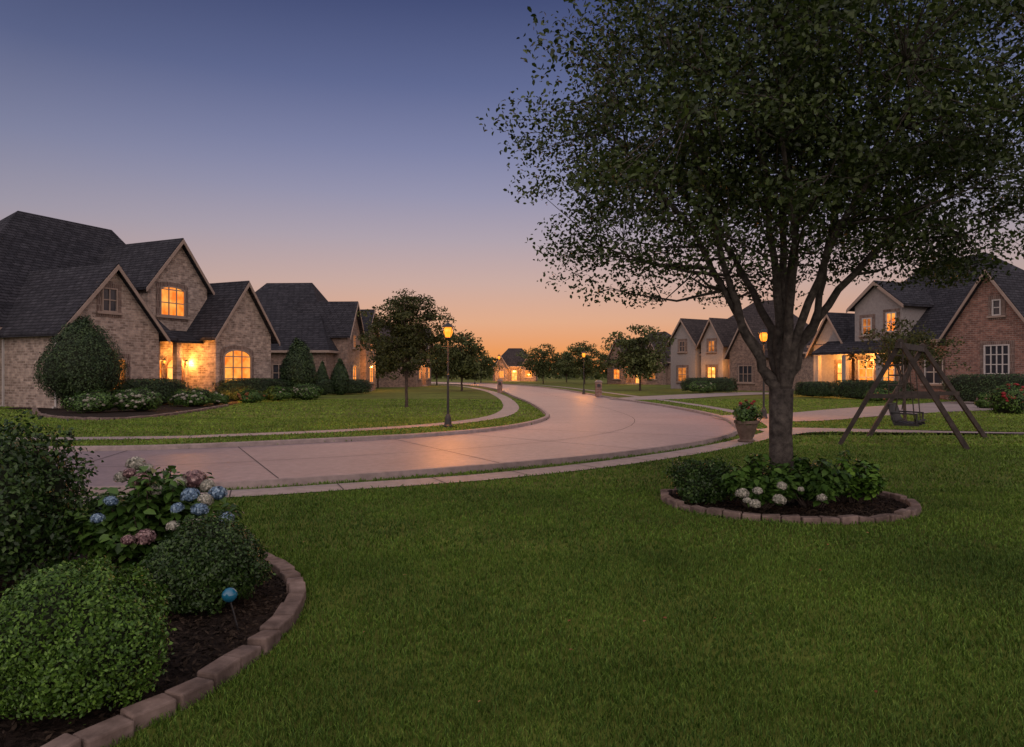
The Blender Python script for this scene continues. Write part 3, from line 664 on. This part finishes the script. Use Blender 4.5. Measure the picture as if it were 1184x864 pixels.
light(h.o,(7.7,-1.6,2.4),200,.1); light(h.o,(13.6,-1.6,2.4),220,.1)
# -- third left house
h=House('gabled_brick_house','small distant brick house partly hidden behind the hipped one on the left',(-13.2,84),86,M['tanbrick'],M['roofb'])
h.body(0,13,0,10,3.8); h.hip(0,13,0,10,3.85,9,(5,5),(8,5)); h.wing(2,6,-1,4,5,7.6); h.wing(8,12,-1,4,5,7.8)
h.win(4,1,1.3,1.6,-1,0,'lit'); h.win(10,1,1.4,1.6,-1,0,'lit'); h.win(10,4,.9,1.2,-1,0,'lit'); h.door(7,1.1,2.3,0); light(h.o,(7,-1.6,2.2),250,.1)
# -- house at street end
h=House('street_end_house','dark roofed house with warmly lit front at the far end of the street',(gx(570,150),150),0,M['tanbrick'],M['roofb'])
h.body(0,9.8,0,8,3.2); h.hip(0,9.8,0,8,3.25,7.4,(3.4,4),(6.4,4)); h.wing(.4,3.2,-1,4,3.2,5.4); h.wing(6.2,9.4,-1,4,3.2,5.8)
h.win(1.8,.8,1.2,1.5,-1,0,'lit'); h.win(7.8,.8,1.6,1.6,-1,0,'lit'); h.door(4.7,1.3,2.3,0); light(h.o,(4.7,-2.2,2.2),700,.15); light(h.o,(7.9,-3,1.5),450,.15); light(h.o,(1.0,-3,1.5),420,.15)
# -- distant right house
h=House('dark_roof_house','distant house with lit windows behind the middle lamp right of the street',(15.6,112),-50,M['tanbrick'],M['roofb'])
h.body(0,13,0,10,3.4); h.hip(0,13,0,10,3.45,8.4,(5,5),(8,5)); h.wing(1,5,-1,4,3.6,7.0); h.wing(8,12,-1,4,3.4,6.4)
h.win(3,.8,1.3,1.6,-1,0,'lit'); h.win(10,.8,1.5,1.6,-1,0,'litdim'); h.door(6.5,1.1,2.3,0); light(h.o,(6.5,-1.8,2.2),350,.1)
# -- pale gabled
h=House('pale_gabled_house','pale house with three gables and brown roof seen left of the large trunk',(17.8,77.5),-58,M['stucco'],M['roofb'])
h.body(0,13.5,1,12,3.8,M['tanbrick']); h.hip(0,13.5,1,12,3.85,9.6,(6.5,6.5),(9,6.5)); h.wing(.3,4.0,0,6,5.2,7.6); h.wing(4.6,7.6,.2,6,5.0,7.4); h.wing(9.3,13.4,-.8,5,3.8,7.2,M['tanbrick'])
h.win(2.1,.8,1.3,1.6,0,0,'litdim'); h.win(2.1,4.1,.9,1.2,0,0,'glass'); h.win(6.1,4.0,.9,1.2,.2,0,'litdim'); h.win(11.3,.8,1.7,1.7,-.8,0,'glass',3,2); h.door(6.1,1.2,2.3,.2); light(h.o,(8.3,-.4,2.4),130,.1); light(h.o,(5.2,-1.0,2.2),80,.1)
# -- right edge house
h=House('brick_gable_house','large house at the right edge with brick gable, grey upper storey and glowing porch',(23.1,54.0),math.degrees(math.atan2(-.92,.39)),M['redbrick'],M['roof'])
h.body(0,16.5,1.2,13,3.9); h.hip(0,16.5,1.2,13,3.95,10.2,(5.6,7.2),(9.5,7.2))
h.wing(11.7,17.0,-.3,9,4.0,7.75,M['redbrick'],trim='trim')
h.wing(4.2,8.0,.6,7,6.6,8.1,M['stucco'])
h.wing(.2,3.4,.8,6,3.7,6.2,M['stucco'])
mb=MB(); mb.prism([(-.9,3.1),(-.9,3.28),(1.6,4.6),(1.6,4.4)],lambda p,q,w:(w,p,q),1.6,8.2); mb.build('porch_roof',M['roof'],h.o)
for q in (1.9,4.4,7.2):
    mb=MB(); mb.box(q-.17,q+.17,-.75,-.4,0,3.05); mb.box(q-.22,q+.22,-.8,-.35,-.01,.4); mb.build('porch_pillar',M['stucco'],h.o)
h.win(h.t(1153,-.3),h.z(365,h.t(1153,-.3),-.3),.5,.95,-.3,0,'glass',1,2,fm='white',label='narrow attic window in the brick gable')
h.win(h.t(1153,-.3),h.z(431,h.t(1153,-.3),-.3)-.1,1.45,1.75,-.3,0,'glass',4,3,fm='white',label='wide white framed window in the brick gable')
h.win(h.t(1003,.6),h.z(388,5,.6),.8,1.25,.6,0,'litdim',2,2,fm='white'); h.win(h.t(1031,.6),h.z(384,7,.6),.8,1.35,.6,0,'lit',2,2,fm='white')
h.win(5.2,.8,1.3,1.9,.6,0,'lit',2,3,fm='white'); h.door(3.0,1.1,2.4,.8); h.win(7.0,.8,1.0,1.8,.6,0,'lit',2,3,fm='white'); h.win(9.9,1,1.3,1.6,1.2,0,'glass',2,2,fm='white')
light(h.o,(3.2,-.1,2.7),360,.12); light(h.o,(6.0,-.1,2.7),360,.12); light(h.o,(1.0,-.9,2.3),200,.1)
# ---------------------------------------------------------------- street lamps
def lamp_proto():
    T=empty('street_lamp',(0,0,0)); Z=3.2
    mb=MB(); mb.lathe([(.15,0),(.15,.06),(.12,.09),(.10,.30),(.075,.38),(.055,.42)],n=12); mb.build('base',M['iron'],T)
    mb=MB(); mb.lathe([(.042,.4),(.034,1.6),(.045,1.62),(.045,1.68),(.032,1.7),(.028,Z-.42)],n=10); mb.build('pole',M['iron'],T)
    mb=MB(); mb.bar((-.2,0,Z-.62),(.2,0,Z-.62),.022); mb.lathe([(.028,Z-.42),(.07,Z-.36),(.09,Z-.35),(.09,Z-.33)],n=8)
    for i in range(4):
        a=i*PI/2+.785; mb.bar((.12*math.cos(a),.12*math.sin(a),Z-.34),(.20*math.cos(a),.20*math.sin(a),Z+.0),.016)
    Lh=mb.build('lantern_frame',M['iron'],T)
    mb=MB(); mb.lathe([(.21,Z+.0),(.20,Z+.02),(.10,Z+.09),(.04,Z+.13),(.02,Z+.15),(.03,Z+.17),(.005,Z+.23)],n=8); mb.build('cap',M['iron'],Lh)
    mb=MB(); mb.lathe([(.05,Z-.33),(.10,Z-.30),(.145,Z-.18),(.15,Z-.09),(.10,Z-.01)],n=14); mb.build('lamp_globe',M['bulb'],T,smooth=True)
    light(T,(0,0,Z-.17),950,.23,(1,.31,.035)); return T
def dup(T):
    r=T.copy(); C.objects.link(r)
    for ch in list(T.children):
        c=ch.copy(); C.objects.link(c); c.parent=r
        for gch in ch.children:
            d=gch.copy(); C.objects.link(d); d.parent=c
    return r
LP=lamp_proto()
lamps=[(518,21.6,373,'black street lamp on the left lawn, nearest and tallest in view'),(883,25.5,380,'street lamp glowing between the limbs of the large tree'),(675,56,406,'street lamp on the right verge midway down the street'),(577,79,410,'street lamp left of the lit house at the street end'),(549,108,420,'smallest street lamp, farthest on the left side')]
for i,(px,Y,py,lab) in enumerate(lamps):
    o=LP if i==0 else dup(LP); o.location=(gx(px,Y),Y,0); s_=gz(py,Y)/3.35; o.scale=(1,1,s_)
    tag(o,lab,'street lamp','street lamps along the street')
# ---------------------------------------------------------------- swing set
fa=[gp(971,515),gp(1118,520)]; ra=[gp(1005,505),gp(1139,507)]
A=Vector((gx(1041,15.6),15.6,2.36)); B=Vector((gx(1067,18.1),18.1,2.36)); mid=(A+B)/2
T=empty('swing_set',(mid.x,mid.y,0),0,'dark timber A-frame swing set on the lawn at right','swing set')
for apex,ft in ((A,fa),(B,ra)):
    for k,p in enumerate(ft):
        mb=MB(); d=(Vector((p[0],p[1],0))-apex); e=apex-d*.05; mb.bar(tuple(e+Vector((0,(-.05 if k else .05),0))),(p[0],p[1]+(-.05 if k else .05),-.03),.10,.10); mb.build('leg',M['wood'],T,False)
    a=apex.lerp(Vector((*ft[0],0)),.5); b=apex.lerp(Vector((*ft[1],0)),.5); mb=MB(); mb.bar((a.x-.08,a.y-.1,a.z),(b.x+.08,b.y-.1,b.z),.04,.10); mb.build('cross_brace',M['wood'],T,False)
dv=(B-A).normalized(); mb=MB(); mb.bar(tuple(A-dv*.35+Vector((0,0,-.02))),tuple(B+dv*.35+Vector((0,0,-.02))),.10,.14); mb.build('top_beam',M['wood'],T,False)
sd=Vector((-dv.y,dv.x,0)); c0=A.lerp(B,.36)
for q in (-.42,.42):
    for sgn in (-1,1):
        mb=MB(); top=c0+dv*q; top.z=2.3; mb.tube([tuple(top+sd*.03*sgn),tuple(Vector((c0.x,c0.y,0))+dv*q+sd*(.22 if sgn>0 else -.18)+Vector((0,0,.80 if sgn>0 else .56)))],.014,5); mb.build('hanging_rope',M['rope'],T,False)
mb=MB(); Cb=Vector((c0.x,c0.y,.5))
for i in range(7):
    f=i/6; p=Cb+sd*(-.26+.48*f)+Vector((0,0,.07*(2*f-1)**2)); mb.bar(tuple(p-dv*.47),tuple(p+dv*.47),.055,.035)
for q in (-.44,0,.44): mb.bar(tuple(Cb+dv*q-sd*.27+Vector((0,0,-.01))),tuple(Cb+dv*q+sd*.25+Vector((0,0,-.01))),.05,.06)
mb.build('swing_seat',M['iron'],T,False)
mb=MB()
for i in range(9):
    q=-.44+.11*i; p=Cb+dv*q+sd*.24; mb.bar(tuple(p),tuple(p+sd*.12+Vector((0,0,.44))),.06,.025)
for zz in (.12,.44): mb.bar(tuple(Cb+sd*(.255+.25*zz)+dv*-.48+Vector((0,0,zz))),tuple(Cb+sd*(.255+.25*zz)+dv*.48+Vector((0,0,zz))),.05,.06)
mb.build('backrest',M['iron'],T,False)
for q in (-.46,.46):
    mb=MB(); a=Cb+dv*q; mb.bar(tuple(a-sd*.24+Vector((0,0,.24))),tuple(a+sd*.28+Vector((0,0,.26))),.05,.035); mb.bar(tuple(a-sd*.22),tuple(a-sd*.22+Vector((0,0,.24))),.035); mb.build('armrest',M['iron'],T,False)
mb=MB(); l0=A.lerp(B,.12)-Vector((.18,0,0)); 
for q in (-.16,.16): mb.tube([(l0.x+q,l0.y,2.3),(l0.x+q,l0.y,1.15)],.012,5)
for i in range(5): mb.tube([(l0.x-.17,l0.y,1.2+.23*i),(l0.x+.17,l0.y,1.2+.23*i)],.018,6)
mb.build('rope_ladder',M['rope'],T,False)
# ---------------------------------------------------------------- planter, garden light, mailboxes
px_=gx(863,16.9); T=empty('flower_planter',(px_,16.9,0),0,'round stone planter with red flowers beside the large trunk','planter')
mb=MB(); mb.lathe([(.20,0),(.21,.05),(.15,.08),(.17,.14),(.25,.36),(.27,.46),(.30,.47),(.30,.54),(.26,.54),(.25,.48),(.02,.47)],n=24); mb.build('pot',M['clay'],T)
fo=link('foliage',mound(.30,.30,.26,1700,.07,82,.35,zc=.70,core=False,depth=.6,k=6,zmin=-.9,jit=.08),M['hyd'],T)
heads(T,[(px_+.2*math.cos(i*2.4)*(.4+.1*(i%6)),16.9+.2*math.sin(i*2.4),.76+.05*(i%6),.045,'fred' if i%3 else 'fmauve') for i in range(14)])
T=empty('garden_light',(gx(276,4.5),4.5,0),0,'small blue glass ball garden light on a stake by the dark boxwood','garden light')
mb=MB(); mb.tube([(0,0,0),(-.03,0,.11),(-.055,0,.20)],.006,6); mb.build('stake',M['iron'],T)
mb=MB(); mb.lathe([(.004,-.046),(.025,-.042),(.044,-.021),(.05,0),(.044,.023),(.025,.042),(.004,.048)],(-.06,0,.24),16); mb.build('glass_ball',M['bglass'],T,smooth=True)
def mailbox(px,Y,lab):
    T=empty('brick_mailbox',(gx(px,Y),Y,0),0,lab,'mailbox','brick mailboxes beside the street')
    mb=MB(); mb.box(-.22,.22,-.22,.22,0,1.05); mb.build('pillar',M['redbrick'],T)
    mb=MB(); mb.box(-.27,.27,-.27,.27,1.05,1.11); mb.prism([(-.24,1.11),(.24,1.11),(.14,1.22),(-.14,1.22)],lambda p,q,w:(p,w,q),-.22,.22); mb.build('cap',M['curb'],T)
    mb=MB(); mb.box(-.12,.12,-.25,-.22,.72,.94); mb.build('letter_door',M['iron'],T)
mailbox(692,50,'brick mailbox on the right verge beside the middle lamp'); mailbox(578,60,'brick mailbox on the left verge far down the street')
# ---------------------------------------------------------------- world, sun, camera
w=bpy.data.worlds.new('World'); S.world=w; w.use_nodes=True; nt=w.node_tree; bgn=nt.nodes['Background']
tc=N(nt,'ShaderNodeTexCoord'); sp=N(nt,'ShaderNodeSeparateXYZ'); nt.links.new(tc.outputs['Generated'],sp.inputs[0])
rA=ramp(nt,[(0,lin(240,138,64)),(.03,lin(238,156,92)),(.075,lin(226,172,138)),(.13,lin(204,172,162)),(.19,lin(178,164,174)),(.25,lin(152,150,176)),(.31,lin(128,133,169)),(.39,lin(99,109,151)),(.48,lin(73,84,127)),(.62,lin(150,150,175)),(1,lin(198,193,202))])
rB=ramp(nt,[(0,lin(202,148,118)),(.05,lin(200,157,138)),(.12,lin(182,160,156)),(.2,lin(154,149,164)),(.28,lin(126,130,158)),(.38,lin(90,99,135)),(.48,lin(62,72,110)),(.62,lin(150,150,175)),(1,lin(198,193,202))])  # top stops of both ramps, above the view, lightened as added overhead fill
for r_ in (rA,rB): nt.links.new(sp.outputs[2],r_.inputs['Fac'])
mr=N(nt,'ShaderNodeMapRange'); mr.inputs['From Min'].default_value=.76; mr.inputs['From Max'].default_value=.995; nt.links.new(sp.outputs[1],mr.inputs['Value'])
mx=N(nt,'ShaderNodeMix',data_type='RGBA'); nt.links.new(mr.outputs[0],mx.inputs['Factor']); nt.links.new(rB.outputs[0],mx.inputs['A']); nt.links.new(rA.outputs[0],mx.inputs['B'])
# unseen sky behind the camera, brightened as added fill light, rosy neutral
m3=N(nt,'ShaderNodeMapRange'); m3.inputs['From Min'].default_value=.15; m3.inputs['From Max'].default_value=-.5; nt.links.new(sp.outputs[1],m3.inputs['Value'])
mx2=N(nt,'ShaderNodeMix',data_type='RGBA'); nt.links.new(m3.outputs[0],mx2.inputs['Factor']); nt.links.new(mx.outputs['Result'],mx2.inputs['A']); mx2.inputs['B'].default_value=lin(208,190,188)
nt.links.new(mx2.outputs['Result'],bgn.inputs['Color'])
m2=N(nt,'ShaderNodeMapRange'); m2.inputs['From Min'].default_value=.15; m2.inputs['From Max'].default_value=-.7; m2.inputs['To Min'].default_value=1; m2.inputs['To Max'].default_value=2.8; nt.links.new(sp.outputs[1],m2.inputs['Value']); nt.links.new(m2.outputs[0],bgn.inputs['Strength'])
sl=bpy.data.lights.new('sun','SUN'); sl.energy=.6; sl.angle=math.radians(40); sl.color=(1,.50,.25); so=bpy.data.objects.new('sun',sl); C.objects.link(so)
so.rotation_euler=Vector((-.1,1,.22)).to_track_quat('Z','Y').to_euler()
cam=bpy.data.cameras.new('camera'); cam.lens=24; cam.sensor_width=36; cam.clip_end=6000; cam.clip_start=.05
co=bpy.data.objects.new('camera',cam); C.objects.link(co); co.location=(0,0,H); co.rotation_euler=(PI/2,0,0); S.camera=co
S.view_settings.view_transform='Standard'; S.view_settings.look='None'; S.view_settings.exposure=0
